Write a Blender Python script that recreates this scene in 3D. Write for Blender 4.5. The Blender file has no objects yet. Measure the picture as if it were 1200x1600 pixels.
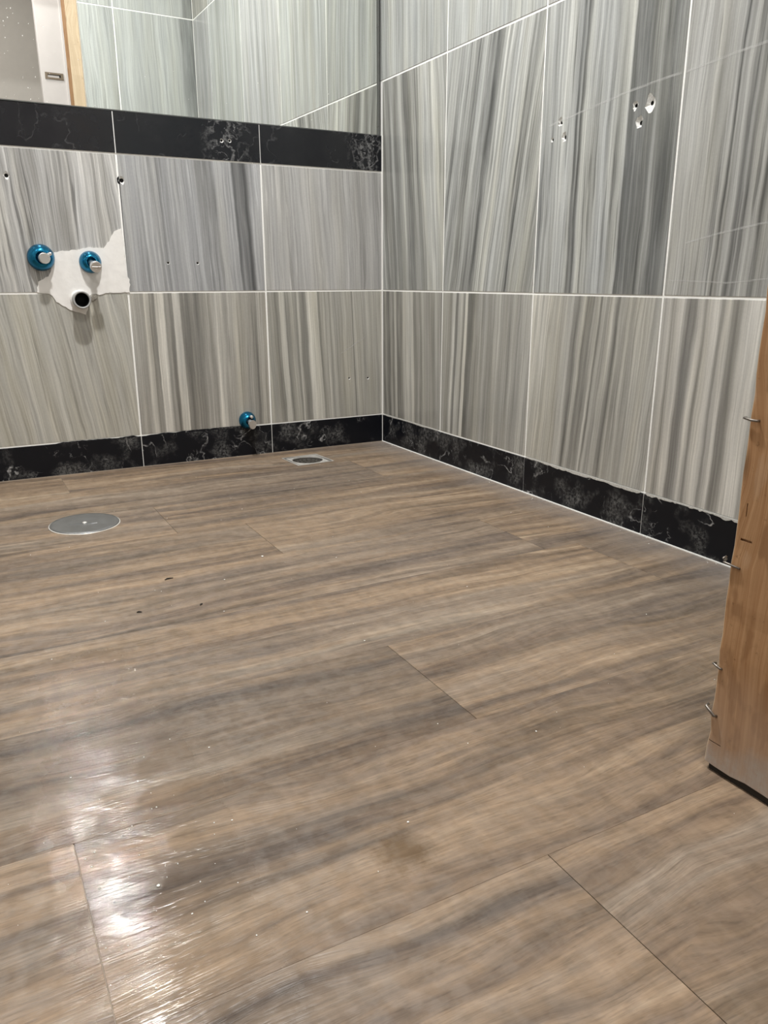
import bpy, bmesh, math, random
from mathutils import Vector, Matrix, Euler
import numpy as np

SC = bpy.context.scene
COL = SC.collection
RND = random.Random(7)
PI = math.pi

# ------------------------------------------------------------------ camera
def make_camera():
    f, yaw, pitch, roll = 1227.252, 0.495786, 0.287253, -0.00137
    loc = Vector((-1.238673, -2.298685, 0.520914))
    F = Vector((math.sin(yaw)*math.cos(pitch), math.cos(yaw)*math.cos(pitch), -math.sin(pitch)))
    R = Vector((math.cos(yaw), -math.sin(yaw), 0)); U = R.cross(F)
    R2 = R*math.cos(roll)+U*math.sin(roll); U2 = -R*math.sin(roll)+U*math.cos(roll)
    cd = bpy.data.cameras.new('camera'); cam = bpy.data.objects.new('camera', cd)
    COL.objects.link(cam)
    m = Matrix.Identity(4)
    for i in range(3):
        m[i][0] = R2[i]; m[i][1] = U2[i]; m[i][2] = -F[i]; m[i][3] = loc[i]
    cam.matrix_world = m
    cd.sensor_fit = 'HORIZONTAL'; cd.sensor_width = 36.0; cd.lens = 36.0*f/1200.0
    cd.clip_start = 0.02; cd.clip_end = 50
    SC.camera = cam
make_camera()

# ------------------------------------------------------------------ world, lights, exposure
w = bpy.data.worlds.new('world'); SC.world = w; w.use_nodes = True
w.node_tree.nodes['Background'].inputs[0].default_value = (0.8, 0.85, 0.9, 1)
w.node_tree.nodes['Background'].inputs[1].default_value = 0.05

CEIL = 2.45
def disc_lamp(name, loc, size, power, color):
    ld = bpy.data.lights.new(name, 'AREA'); ld.shape = 'DISK'; ld.size = size
    ld.energy = power; ld.color = color
    o = bpy.data.objects.new(name, ld); o.location = loc; COL.objects.link(o)
    return o
disc_lamp('ceiling_lamp', (-0.90, -0.88, CEIL-0.035), 0.10, 47.0, (1.0, 0.985, 0.965))
disc_lamp('room_fill_lamp', (-1.95, -0.88, CEIL-0.035), 0.12, 6.0, (1.0, 0.985, 0.965))  # added unseen fill lamp, lifts the ambient light in the room
disc_lamp('hall_fill_lamp', (-0.95, -2.36, CEIL-0.035), 0.30, 20.0, (1.0, 0.95, 0.90))  # added unseen lamp, placed to brighten the hall, white casing and near planks

SC.view_settings.view_transform = 'Standard'
SC.view_settings.look = 'None'
SC.view_settings.exposure = 0.0
SC.view_settings.gamma = 1.0
SC.view_settings.use_curve_mapping = False
SC.cycles.sample_clamp_indirect = 0.0      # keep the lamp's glint, seen by way of the mirror, on the floor

# ------------------------------------------------------------------ node helpers
def new_mat(name):
    m = bpy.data.materials.new(name); m.use_nodes = True
    nt = m.node_tree
    return m, nt, nt.nodes['Principled BSDF']

def sock(nt, a, x):
    if isinstance(x, bpy.types.NodeSocket): nt.links.new(x, a)
    elif x is not None: a.default_value = x

def math_(nt, op, a, b=None, c=None, clamp=False):
    n = nt.nodes.new('ShaderNodeMath'); n.operation = op; n.use_clamp = clamp
    for i, x in enumerate((a, b, c)):
        if x is not None: sock(nt, n.inputs[i], x)
    return n.outputs[0]

def maprange(nt, v, a, b, c, d):
    n = nt.nodes.new('ShaderNodeMapRange')
    sock(nt, n.inputs[0], v)
    for i, x in zip((1, 2, 3, 4), (a, b, c, d)): sock(nt, n.inputs[i], x)
    return n.outputs[0]

def comb(nt, x, y, z):
    n = nt.nodes.new('ShaderNodeCombineXYZ')
    for i, q in enumerate((x, y, z)): sock(nt, n.inputs[i], q)
    return n.outputs[0]

def noise(nt, vec, scale=1.0, detail=3.0, rough=0.5, dist=0.0, col=False):
    n = nt.nodes.new('ShaderNodeTexNoise')
    sock(nt, n.inputs['Vector'], vec); n.inputs['Scale'].default_value = scale
    n.inputs['Detail'].default_value = detail; n.inputs['Roughness'].default_value = rough
    n.inputs['Distortion'].default_value = dist
    return n.outputs['Color' if col else 'Fac']

def ramp(nt, fac, stops, interp='LINEAR'):
    n = nt.nodes.new('ShaderNodeValToRGB'); cr = n.color_ramp; cr.interpolation = interp
    while len(cr.elements) > 1: cr.elements.remove(cr.elements[-1])
    for i, (p, c) in enumerate(stops):
        e = cr.elements[0] if i == 0 else cr.elements.new(p)
        e.position = p
        e.color = (c[0], c[1], c[2], 1) if isinstance(c, (tuple, list)) else (c, c, c, 1)
    sock(nt, n.inputs[0], fac)
    return n.outputs[0]

def mix(nt, fac, a, b, mode='MIX'):
    n = nt.nodes.new('ShaderNodeMix'); n.data_type = 'RGBA'; n.blend_type = mode
    sock(nt, n.inputs[0], fac)
    for i, x in ((6, a), (7, b)):
        if isinstance(x, (tuple, list)): x = (x[0], x[1], x[2], 1)
        sock(nt, n.inputs[i], x)
    return n.outputs[2]

def objcoord(nt):
    tc = nt.nodes.new('ShaderNodeTexCoord'); s = nt.nodes.new('ShaderNodeSeparateXYZ')
    nt.links.new(tc.outputs['Object'], s.inputs[0])
    return s.outputs[0], s.outputs[1], s.outputs[2]

def attr(nt, name):
    n = nt.nodes.new('ShaderNodeAttribute'); n.attribute_type = 'OBJECT'; n.attribute_name = name
    return n.outputs['Fac']

def bump(nt, h, strength, dist):
    n = nt.nodes.new('ShaderNodeBump'); n.inputs['Strength'].default_value = strength
    n.inputs['Distance'].default_value = dist; sock(nt, n.inputs['Height'], h)
    return n.outputs[0]

def plain(name, col, rough=0.6, metal=0.0, grain=0.08, scale=60, spec=0.5, bmp=0.0):
    m, nt, b = new_mat(name)
    x, y, z = objcoord(nt); v = comb(nt, x, y, z)
    n = noise(nt, v, scale, 4)
    k = maprange(nt, n, 0.25, 0.75, 1-grain, 1+grain)
    sock(nt, b.inputs['Base Color'], mix(nt, 1.0, col, comb(nt, k, k, k), 'MULTIPLY'))
    sock(nt, b.inputs['Roughness'], maprange(nt, n, 0.2, 0.8, rough*0.85, min(1, rough*1.15)))
    b.inputs['Metallic'].default_value = metal
    b.inputs['Specular IOR Level'].default_value = spec
    if bmp: sock(nt, b.inputs['Normal'], bump(nt, n, bmp, 0.002))
    return m

# ------------------------------------------------------------------ stone of the wall tiles
def stone(name, W, H, prof, base, lean=0.0, fine=0.16, dash=0.4, fleck=0.25, wob=0.012, seed=0.0,
          warm=0.4, keep=0.6, rough=0.10):
    """veined limestone tile: prof = [(u 0..1, brightness)] across the width, veins run up the tile"""
    m, nt, b = new_mat(name)
    x, y, z = objcoord(nt)
    s = seed*3.71
    vv = math_(nt, 'SUBTRACT', z, H/2)
    nw = noise(nt, comb(nt, math_(nt, 'MULTIPLY', x, 9.0), s, math_(nt, 'MULTIPLY', z, 2.6)), 1.0, 2.0)
    nw2 = noise(nt, comb(nt, math_(nt, 'MULTIPLY', x, 40.0), s+5, math_(nt, 'MULTIPLY', z, 14.0)), 1.0, 2.0)
    u2 = math_(nt, 'ADD', x, math_(nt, 'MULTIPLY', vv, -lean))
    u2 = math_(nt, 'ADD', u2, math_(nt, 'MULTIPLY', math_(nt, 'SUBTRACT', nw, 0.5), wob*2.4))
    u2 = math_(nt, 'ADD', u2, math_(nt, 'MULTIPLY', math_(nt, 'SUBTRACT', nw2, 0.5), 0.0045))
    fac = math_(nt, 'DIVIDE', u2, W)
    pr = ramp(nt, fac, [(p, max(0.2, 1+(q-1)*1.42)) for p, q in prof]); fine *= 1.75
    def st(fu, fv, o, det=3.0, ro=0.55):
        return noise(nt, comb(nt, math_(nt, 'MULTIPLY', u2, fu), s+o, math_(nt, 'MULTIPLY', z, fv)), 1.0, det, ro)
    n1 = st(170, 2.2, 1, 4, 0.6); n2 = st(55, 1.3, 9, 3); n3 = st(330, 4.5, 17, 2)
    k = maprange(nt, n1, 0.34, 0.66, 1-fine, 1+fine)
    k = math_(nt, 'MULTIPLY', k, maprange(nt, n2, 0.3, 0.7, 1-fine*0.9, 1+fine*0.9))
    k = math_(nt, 'MULTIPLY', k, maprange(nt, n3, 0.32, 0.68, 1-fine*0.6, 1+fine*0.6))
    # broken dark streaks and short pale flecks
    d1 = st(95, 3.4, 23, 2, 0.5)
    k = math_(nt, 'MULTIPLY', k, maprange(nt, d1, 0.62, 0.70, 1.0, 1-dash))
    f1 = st(150, 7.0, 31, 2, 0.5)
    k = math_(nt, 'MULTIPLY', k, maprange(nt, f1, 0.64, 0.76, 1.0, 1+fleck))
    mott = noise(nt, comb(nt, math_(nt, 'MULTIPLY', x, 260), s, math_(nt, 'MULTIPLY', z, 200)), 1.0, 2)
    k = math_(nt, 'MULTIPLY', k, maprange(nt, mott, 0.25, 0.75, 0.965, 1.035))
    brk = st(38, 4.2, 51, 3, 0.6)
    pr = mix(nt, maprange(nt, brk, 0.38, 0.56, keep, 1.0), (1.0, 1.0, 1.0), pr)
    d2 = st(62, 2.6, 71, 3, 0.55)
    k = math_(nt, 'MULTIPLY', k, maprange(nt, d2, 0.60, 0.68, 1.0, 1-dash*0.8))
    col = mix(nt, 1.0, base, pr, 'MULTIPLY')
    # warm olive / cool grey drift
    t = noise(nt, comb(nt, math_(nt, 'MULTIPLY', u2, 22), s+41, math_(nt, 'MULTIPLY', z, 1.6)), 1.0, 3)
    tint = ramp(nt, t, [(0.30, (0.965, 0.985, 1.035)), (0.5, (1, 1, 1)), (0.72, (1.0, 0.97, 0.87))])
    col = mix(nt, warm, col, mix(nt, 1.0, col, tint, 'MULTIPLY'))
    col = mix(nt, 1.0, col, comb(nt, k, k, k), 'MULTIPLY')
    sock(nt, b.inputs['Base Color'], col)
    dn = noise(nt, comb(nt, math_(nt, 'MULTIPLY', x, 7), s, math_(nt, 'MULTIPLY', z, 5)), 1.0, 4)
    sock(nt, b.inputs['Roughness'], maprange(nt, dn, 0.3, 0.7, rough, rough+0.13))
    b.inputs['Specular IOR Level'].default_value = 0.5
    sock(nt, b.inputs['Normal'], bump(nt, n1, 0.04, 0.0006))
    return m

def autoprof(r, amp=0.22, n=22):
    st = []; p = 0.0
    while len(st) < n and p < 1.0:
        st.append((p, 1.0+r.uniform(-amp, amp)*r.random()))
        p += r.uniform(0.02, 0.08)
    return st

# ------------------------------------------------------------------ other materials
M = {}
M['grout'] = plain('white_grout', (0.93, 0.93, 0.905), 0.85, grain=0.05, scale=400, spec=0.2)
M['smear'] = plain('grey_grout_smear', (0.55, 0.54, 0.51), 0.85, grain=0.25, scale=260, spec=0.2)
M['plaster'] = plain('plaster_patch', (0.83, 0.815, 0.79), 0.8, grain=0.05, scale=45, spec=0.25, bmp=0.5)
M['chip'] = plain('chipped_stone', (0.74, 0.74, 0.72), 0.8, grain=0.25, scale=500, spec=0.2)
M['plug'] = plain('drilled_hole_shade', (0.035, 0.035, 0.035), 0.8)  # dark colour stands in for the shade inside drilled holes
M['blue'] = plain('blue_anodised_metal', (0.012, 0.17, 0.32), 0.22, 0.85, 0.10, 200)
M['chrome'] = plain('worn_chrome', (0.80, 0.79, 0.77), 0.30, 0.85, 0.03, 100)
M['steel'] = plain('brushed_steel', (0.28, 0.285, 0.29), 0.36, 0.8, 0.10, 40)
M['steel_light'] = plain('bright_steel', (0.78, 0.76, 0.72), 0.35, 0.45, 0.10, 90)
M['grime'] = plain('drain_grime', (0.055, 0.05, 0.043), 0.45, 0.0, 0.6, 120, bmp=0.5)
M['pvc'] = plain('grey_pipe', (0.36, 0.36, 0.355), 0.4, 0.0, 0.12, 150)
M['bore_shade'] = plain('black_bore_shade', (0.006, 0.006, 0.006), 0.7)  # black colour stands in for the shade deep in bore and sump
M['ceiling'] = plain('white_ceiling_paint', (0.86, 0.86, 0.84), 0.9, grain=0.02)
M['hallpaint'] = plain('grey_hall_paint', (0.48, 0.455, 0.43), 0.8, grain=0.03, scale=30)
M['whitepaint'] = plain('white_gloss_paint', (0.62, 0.59, 0.585), 0.35, grain=0.02, scale=20)
M['bare'] = plain('bare_wallboard', (0.55, 0.53, 0.50), 0.9, grain=0.06)
M['brass'] = plain('tarnished_keep_metal', (0.22, 0.18, 0.14), 0.35, 0.9, 0.2, 200)
M['nail'] = plain('dull_nail_steel', (0.22, 0.20, 0.18), 0.4, 0.9, 0.2, 500)
M['speck'] = plain('white_paint_speck', (0.9, 0.9, 0.87), 0.6)
M['edge'] = plain('dark_mirror_edge', (0.10, 0.105, 0.10), 0.3)
M['subfloor'] = plain('dusty_subfloor', (0.36, 0.30, 0.24), 0.8)
M['dirt_and_shade'] = plain('dark_dirt_and_shade', (0.03, 0.025, 0.02), 0.9)  # dirt of the flakes, also painted shade in gaps and recesses

def mirror_mat():
    m, nt, b = new_mat('silvered_glass')
    x, y, z = objcoord(nt)
    n = noise(nt, comb(nt, x, y, z), 3, 2)
    k = maprange(nt, n, 0.3, 0.7, 0.985, 1.0)
    sock(nt, b.inputs['Base Color'], mix(nt, 1.0, (0.885, 0.905, 0.88), comb(nt, k, k, k), 'MULTIPLY'))
    b.inputs['Metallic'].default_value = 1.0; b.inputs['Roughness'].default_value = 0.0
    return m
M['mirror'] = mirror_mat()

def marble_mat(name, dust, vein, rough, local=False):
    m, nt, b = new_mat(name)
    x, y, z = objcoord(nt); s = attr(nt, 'seed')
    base = comb(nt, x, math_(nt, 'MULTIPLY', s, 3.17), z)
    wv = noise(nt, base, 9, 4, 0.6, 0, True)
    vm = nt.nodes.new('ShaderNodeVectorMath'); vm.operation = 'MULTIPLY_ADD'
    nt.links.new(wv, vm.inputs[0]); vm.inputs[1].default_value = (0.09, 0.09, 0.09)
    sock(nt, vm.inputs[2], base)
    def ridge(scale, width, det=2):
        q = noise(nt, vm.outputs[0], scale, det, 0.55)
        return maprange(nt, math_(nt, 'ABSOLUTE', math_(nt, 'SUBTRACT', q, 0.5)), 0.0, width, 1.0, 0.0)
    v1 = ridge(9, 0.012); v2 = ridge(26, 0.016, 3); v3 = ridge(17, 0.045, 3)
    gate = maprange(nt, noise(nt, base, 11, 3), 0.47, 0.60, 0, 1)
    gate2 = maprange(nt, noise(nt, base, 19, 3), 0.54, 0.68, 0, 0.8)
    v = math_(nt, 'MAXIMUM', math_(nt, 'MULTIPLY', v1, gate), math_(nt, 'MULTIPLY', v2, gate2))
    if local:      # veining gathered in one cluster per slab
        far = math_(nt, 'ABSOLUTE', math_(nt, 'SUBTRACT', x, attr(nt, 'vein_at')))
        v = math_(nt, 'MULTIPLY', v2, maprange(nt, noise(nt, base, 30, 3), 0.42, 0.56, 0, 1))
        v = math_(nt, 'MAXIMUM', v, math_(nt, 'MULTIPLY', v3, 0.6))
        v = math_(nt, 'MULTIPLY', v, maprange(nt, far, 0.025, 0.075, 1.0, 0.0))
        v = math_(nt, 'MAXIMUM', v, math_(nt, 'MULTIPLY', math_(nt, 'MULTIPLY', v1, gate), 0.16))
    v = math_(nt, 'MULTIPLY', v, vein)
    brk = noise(nt, base, 150, 4, 0.7)
    v = math_(nt, 'MULTIPLY', v, maprange(nt, brk, 0.38, 0.6, 0.1, 1))
    du = math_(nt, 'MULTIPLY', maprange(nt, noise(nt, base, 14, 3), 0.50, 0.68, 0, 1), maprange(nt, noise(nt, base, 130, 5, 0.8), 0.42, 0.80, 0, 0.8))
    du = math_(nt, 'MULTIPLY', du, dust)
    col = mix(nt, v, (0.0060, 0.0068, 0.0098), (0.42, 0.42, 0.42))
    col = mix(nt, du, col, (0.34, 0.34, 0.33))
    sock(nt, b.inputs['Base Color'], col)
    sock(nt, b.inputs['Roughness'], maprange(nt, noise(nt, base, 30, 3), 0.3, 0.7, rough, rough+0.2))
    b.inputs['Specular IOR Level'].default_value = 0.5 if local else 0.22
    return m
M['marble'] = marble_mat('polished_black_marble', 0.05, 0.75, 0.10, True)
M['marble_dusty'] = marble_mat('dusty_black_marble', 1.0, 1.1, 0.28)

def plank_mat():
    m, nt, b = new_mat('oak_effect_plank')
    x, y, z = objcoord(nt); s = attr(nt, 'seed'); tone = attr(nt, 'tone'); sx = math_(nt, 'MULTIPLY', s, 7.3)
    X = math_(nt, 'ADD', x, math_(nt, 'MULTIPLY', s, 1.37))
    n0 = noise(nt, comb(nt, math_(nt, 'MULTIPLY', X, 2.2), math_(nt, 'MULTIPLY', y, 8), sx), 1, 2)
    # knots pull the grain around themselves
    vo = nt.nodes.new('ShaderNodeTexVoronoi'); vo.inputs['Scale'].default_value = 1.0
    nt.links.new(comb(nt, math_(nt, 'MULTIPLY', X, 1.9), math_(nt, 'MULTIPLY', y, 6.5), sx), vo.inputs['Vector'])
    kd = vo.outputs['Distance']
    pull = maprange(nt, kd, 0.0, 0.35, 0.035, 0.0)
    y2 = math_(nt, 'ADD', y, math_(nt, 'MULTIPLY', math_(nt, 'SUBTRACT', n0, 0.5), 0.075))
    y2 = math_(nt, 'ADD', y2, pull)
    def g(fx, fy, o, det=3, ro=0.55, dist=0.0):
        return noise(nt, comb(nt, math_(nt, 'MULTIPLY', X, fx), math_(nt, 'MULTIPLY', y2, fy), math_(nt, 'ADD', sx, o)), 1, det, ro, dist)
    band = g(1.3, 19, 3, 4, 0.6)
    mid = g(3.0, 60, 11, 4, 0.6)
    fine = g(16.0, 330, 19, 3, 0.6)
    cross = g(46, 24, 27, 3, 0.6)
    pore = g(45, 420, 61, 2, 0.6); curl = g(14, 95, 67, 3, 0.65, 0.8)
    t = math_(nt, 'ADD', math_(nt, 'MULTIPLY', band, 0.72), math_(nt, 'MULTIPLY', mid, 0.28))
    col = ramp(nt, t, [(0.34, (0.105, 0.077, 0.059)), (0.43, (0.176, 0.127, 0.090)), (0.51, (0.240, 0.171, 0.114)),
                       (0.58, (0.292, 0.212, 0.143)), (0.68, (0.39, 0.300, 0.212))])
    # grey-violet drift against tan
    h = g(0.8, 9, 37, 3)
    col = mix(nt, maprange(nt, h, 0.47, 0.58, 0.0, 1.0), col, mix(nt, 1.0, col, (0.81, 0.86, 0.95), 'MULTIPLY'))
    k = math_(nt, 'MULTIPLY', maprange(nt, fine, 0.34, 0.66, 0.86, 1.13), maprange(nt, cross, 0.3, 0.7, 0.86, 1.13))
    k = math_(nt, 'MULTIPLY', k, maprange(nt, mid, 0.62, 0.75, 1.0, 0.74))
    k = math_(nt, 'MULTIPLY', k, maprange(nt, pore, 0.56, 0.70, 1.03, 0.80))
    k = math_(nt, 'MULTIPLY', k, maprange(nt, curl, 0.34, 0.66, 0.89, 1.11))
    # dark smudged streaks
    sm = g(1.7, 30, 53, 2)
    k = math_(nt, 'MULTIPLY', k, maprange(nt, sm, 0.56, 0.74, 1.0, 0.56))
    ring = math_(nt, 'SINE', math_(nt, 'MULTIPLY', kd, 150))
    kn = maprange(nt, math_(nt, 'ADD', kd, math_(nt, 'MULTIPLY', math_(nt, 'SUBTRACT', cross, 0.5), 0.16)), 0.02, 0.10, 0.0, 1.0)
    k = math_(nt, 'MULTIPLY', k, maprange(nt, kn, 0, 1, 0.48, 1.0))
    k = math_(nt, 'MULTIPLY', k, math_(nt, 'ADD', 1.0, math_(nt, 'MULTIPLY', math_(nt, 'MULTIPLY', ring, 0.05), maprange(nt, kd, 0.08, 0.3, 1.0, 0.0))))
    k = math_(nt, 'MULTIPLY', k, tone)
    col = mix(nt, 1.0, col, comb(nt, k, k, k), 'MULTIPLY')
    # thin building dust, patchy
    geo = nt.nodes.new('ShaderNodeNewGeometry')
    d1 = noise(nt, geo.outputs['Position'], 2.3, 4, 0.6); d2 = noise(nt, geo.outputs['Position'], 90, 3, 0.7)
    du = math_(nt, 'MULTIPLY', maprange(nt, d1, 0.40, 0.68, 0.03, 0.22), maprange(nt, d2, 0.35, 0.65, 0.4, 1))
    col = mix(nt, du, col, (0.27, 0.235, 0.20))
    # dust swept up against the right-hand wall
    sp = nt.nodes.new('ShaderNodeSeparateXYZ'); nt.links.new(geo.outputs['Position'], sp.inputs[0])
    edge = math_(nt, 'MULTIPLY', maprange(nt, math_(nt, 'ADD', sp.outputs[0], math_(nt, 'MULTIPLY', d1, 0.05)), -0.09, 0.03, 0.0, 0.65), maprange(nt, d2, 0.2, 0.7, 0.6, 1))
    col = mix(nt, edge, col, (0.30, 0.27, 0.25))
    # dried brown spill
    vd = nt.nodes.new('ShaderNodeVectorMath'); vd.operation = 'DISTANCE'
    nt.links.new(geo.outputs['Position'], vd.inputs[0]); vd.inputs[1].default_value = (-0.926, -1.757, 0)
    sd = math_(nt, 'ADD', vd.outputs['Value'], math_(nt, 'MULTIPLY', math_(nt, 'SUBTRACT', d2, 0.5), 0.022))
    col = mix(nt, maprange(nt, sd, 0.014, 0.034, 0.6, 0.0), col, (0.085, 0.048, 0.018))
    sock(nt, b.inputs['Base Color'], col)
    # polish: damp smear near the doorway, duller elsewhere
    wet = math_(nt, 'ADD', math_(nt, 'POWER', math_(nt, 'DIVIDE', math_(nt, 'ADD', sp.outputs[0], 1.135), 0.085), 2.0), math_(nt, 'POWER', math_(nt, 'DIVIDE', math_(nt, 'ADD', sp.outputs[1], 1.60), 0.45), 2.0))
    wet = maprange(nt, math_(nt, 'ADD', wet, math_(nt, 'MULTIPLY', math_(nt, 'SUBTRACT', noise(nt, geo.outputs['Position'], 14, 4), 0.5), 2.2)), 0.1, 1.9, 1.0, 0.0)
    r = math_(nt, 'SUBTRACT', maprange(nt, d1, 0.35, 0.65, 0.36, 0.46), math_(nt, 'MULTIPLY', wet, 0.31))
    sock(nt, b.inputs['Roughness'], math_(nt, 'ADD', r, math_(nt, 'MULTIPLY', du, 0.25)))
    sock(nt, b.inputs['Specular IOR Level'], math_(nt, 'MULTIPLY', maprange(nt, noise(nt, geo.outputs['Position'], 45, 3), 0.42, 0.58, 0.16, 0.48), maprange(nt, wet, 0, 1, 0.9, 1.0)))
    hgt = math_(nt, 'ADD', math_(nt, 'MULTIPLY', fine, 0.8), math_(nt, 'ADD', math_(nt, 'MULTIPLY', mid, 0.4), math_(nt, 'MULTIPLY', cross, 0.10)))
    sock(nt, b.inputs['Normal'], bump(nt, hgt, 0.55, 0.0016))
    return m
M['plank'] = plank_mat()

def timber_mat(name, c0, c1, dusty):
    m, nt, b = new_mat(name)
    x, y, z = objcoord(nt); s = attr(nt, 'seed')
    hx = math_(nt, 'ADD', math_(nt, 'ADD', y, x), s)
    vo = nt.nodes.new('ShaderNodeTexVoronoi'); vo.inputs['Scale'].default_value = 1.0
    nt.links.new(comb(nt, math_(nt, 'MULTIPLY', hx, 14), s, math_(nt, 'MULTIPLY', z, 5.0)), vo.inputs['Vector'])
    kd = vo.outputs['Distance']
    hx2 = math_(nt, 'ADD', hx, maprange(nt, kd, 0.0, 0.5, 0.025, 0.0))
    hx2 = math_(nt, 'ADD', hx2, math_(nt, 'MULTIPLY', noise(nt, comb(nt, math_(nt, 'MULTIPLY', hx, 10), s, math_(nt, 'MULTIPLY', z, 3)), 1, 2), 0.02))
    def g(fu, fv, o, det=3):
        return noise(nt, comb(nt, math_(nt, 'MULTIPLY', hx2, fu), math_(nt, 'ADD', s, o), math_(nt, 'MULTIPLY', z, fv)), 1, det, 0.6)
    t = math_(nt, 'ADD', math_(nt, 'MULTIPLY', g(120, 1.2, 2), 0.6), math_(nt, 'MULTIPLY', g(500, 12, 8), 0.4))
    col = ramp(nt, t, [(0.34, c0), (0.62, c1)])
    col = mix(nt, maprange(nt, kd, 0.03, 0.11, 0.75, 0.0), col, (0.12, 0.055, 0.02))
    flk = noise(nt, comb(nt, math_(nt, 'MULTIPLY', hx, 160), s, math_(nt, 'MULTIPLY', z, 130)), 1, 3, 0.7)
    col = mix(nt, maprange(nt, flk, 0.64, 0.74, 0.0, 0.45), col, (0.10, 0.05, 0.022))
    if dusty:
        pt = noise(nt, comb(nt, math_(nt, 'MULTIPLY', hx, 34), s, math_(nt, 'MULTIPLY', z, 13)), 1, 3, 0.6)
        col = mix(nt, maprange(nt, pt, 0.56, 0.62, 0.0, 0.45), col, (0.23, 0.115, 0.05))
        col = mix(nt, maprange(nt, pt, 0.40, 0.34, 0.0, 0.25), col, (0.56, 0.40, 0.27))
        dz = math_(nt, 'ADD', z, math_(nt, 'MULTIPLY', noise(nt, comb(nt, math_(nt, 'MULTIPLY', hx, 30), s, math_(nt, 'MULTIPLY', z, 14)), 1, 3), 0.10))
        col = mix(nt, maprange(nt, dz, 0.05, 0.19, 0.60, 0.0), col, (0.42, 0.315, 0.245))
        col = mix(nt, math_(nt, 'MULTIPLY', maprange(nt, dz, 0.055, 0.085, 0.75, 0.0), maprange(nt, flk, 0.3, 0.6, 0.55, 1.0)), col, (0.46, 0.42, 0.385))
    sock(nt, b.inputs['Base Color'], col)
    b.inputs['Roughness'].default_value = 0.75
    b.inputs['Specular IOR Level'].default_value = 0.25
    sock(nt, b.inputs['Normal'], bump(nt, t, 0.3, 0.002))
    return m
M['timber_pale'] = timber_mat('fresh_pale_timber', (0.47, 0.355, 0.235), (0.60, 0.485, 0.345), False)
M['timber'] = timber_mat('rough_sawn_timber', (0.34, 0.175, 0.078), (0.49, 0.295, 0.155), True)

def trace_mat():
    m, nt, b = new_mat('faint_sealant_trace')
    x, y, z = objcoord(nt)
    n = noise(nt, comb(nt, math_(nt, 'MULTIPLY', x, 30), y, math_(nt, 'MULTIPLY', z, 300)), 1, 4)
    b.inputs['Base Color'].default_value = (0.75, 0.75, 0.73, 1); b.inputs['Roughness'].default_value = 0.5
    sock(nt, b.inputs['Alpha'], maprange(nt, n, 0.3, 0.7, 0.02, 0.28))
    return m
M['trace'] = trace_mat()

# ------------------------------------------------------------------ mesh helpers
def link(name, me, mat=None, parent=None, loc=(0, 0, 0), rot=(0, 0, 0), smooth=False):
    o = bpy.data.objects.new(name, me); COL.objects.link(o)
    if mat is not None:
        if isinstance(mat, (list, tuple)):
            for q in mat: me.materials.append(q)
        elif not me.materials: me.materials.append(mat)
    o.parent = parent; o.location = loc; o.rotation_euler = rot
    if smooth:
        for p in me.polygons: p.use_smooth = True
    return o

def bm_mesh(bm, name='mesh'):
    me = bpy.data.meshes.new(name); bmesh.ops.recalc_face_normals(bm, faces=bm.faces[:])
    bm.to_mesh(me); bm.free(); return me

def box_bm(bm, x0, x1, y0, y1, z0, z1, bevel=0.0, seg=1):
    r = bmesh.ops.create_cube(bm, size=1.0)
    for v in r['verts']:
        v.co.x = x0+(v.co.x+0.5)*(x1-x0); v.co.y = y0+(v.co.y+0.5)*(y1-y0); v.co.z = z0+(v.co.z+0.5)*(z1-z0)
    if bevel > 0:
        es = list({e for v in r['verts'] for e in v.link_edges})
        bmesh.ops.bevel(bm, geom=es, offset=bevel, segments=seg, profile=0.6, affect='EDGES')

def boxes(*bs, bevel=0.0, seg=1):
    bm = bmesh.new()
    for b in bs: box_bm(bm, *b, bevel=bevel, seg=seg)
    return bm_mesh(bm)

def lathe(profile, n=32, close=False):
    """profile [(r, h)] turned about local z"""
    bm = bmesh.new(); rings = []
    for r, h in profile:
        if r < 1e-6: rings.append([bm.verts.new((0, 0, h))])
        else: rings.append([bm.verts.new((r*math.cos(2*PI*i/n), r*math.sin(2*PI*i/n), h)) for i in range(n)])
    for a, b in zip(rings, rings[1:]):
        for i in range(n):
            j = (i+1) % n
            if len(a) == 1 and len(b) == 1: continue
            if len(a) == 1: bm.faces.new((a[0], b[i], b[j]))
            elif len(b) == 1: bm.faces.new((a[i], a[j], b[0]))
            else: bm.faces.new((a[i], a[j], b[j], b[i]))
    return bm_mesh(bm)

def tube_bm(bm, pts, r, n=8):
    pts = [Vector(p) for p in pts]; rings = []
    for i, p in enumerate(pts):
        d = (pts[min(i+1, len(pts)-1)]-pts[max(i-1, 0)]).normalized()
        a = d.cross(Vector((0, 0, 1)))
        if a.length < 1e-3: a = d.cross(Vector((0, 1, 0)))
        a.normalize(); c = d.cross(a)
        rr = r[i] if isinstance(r, (list, tuple)) else r
        rings.append([bm.verts.new(p+(a*math.cos(2*PI*k/n)+c*math.sin(2*PI*k/n))*rr) for k in range(n)])
    for a, b in zip(rings, rings[1:]):
        for k in range(n):
            bm.faces.new((a[k], a[(k+1) % n], b[(k+1) % n], b[k]))
    bm.faces.new(rings[0][::-1]); bm.faces.new(rings[-1])

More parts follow.
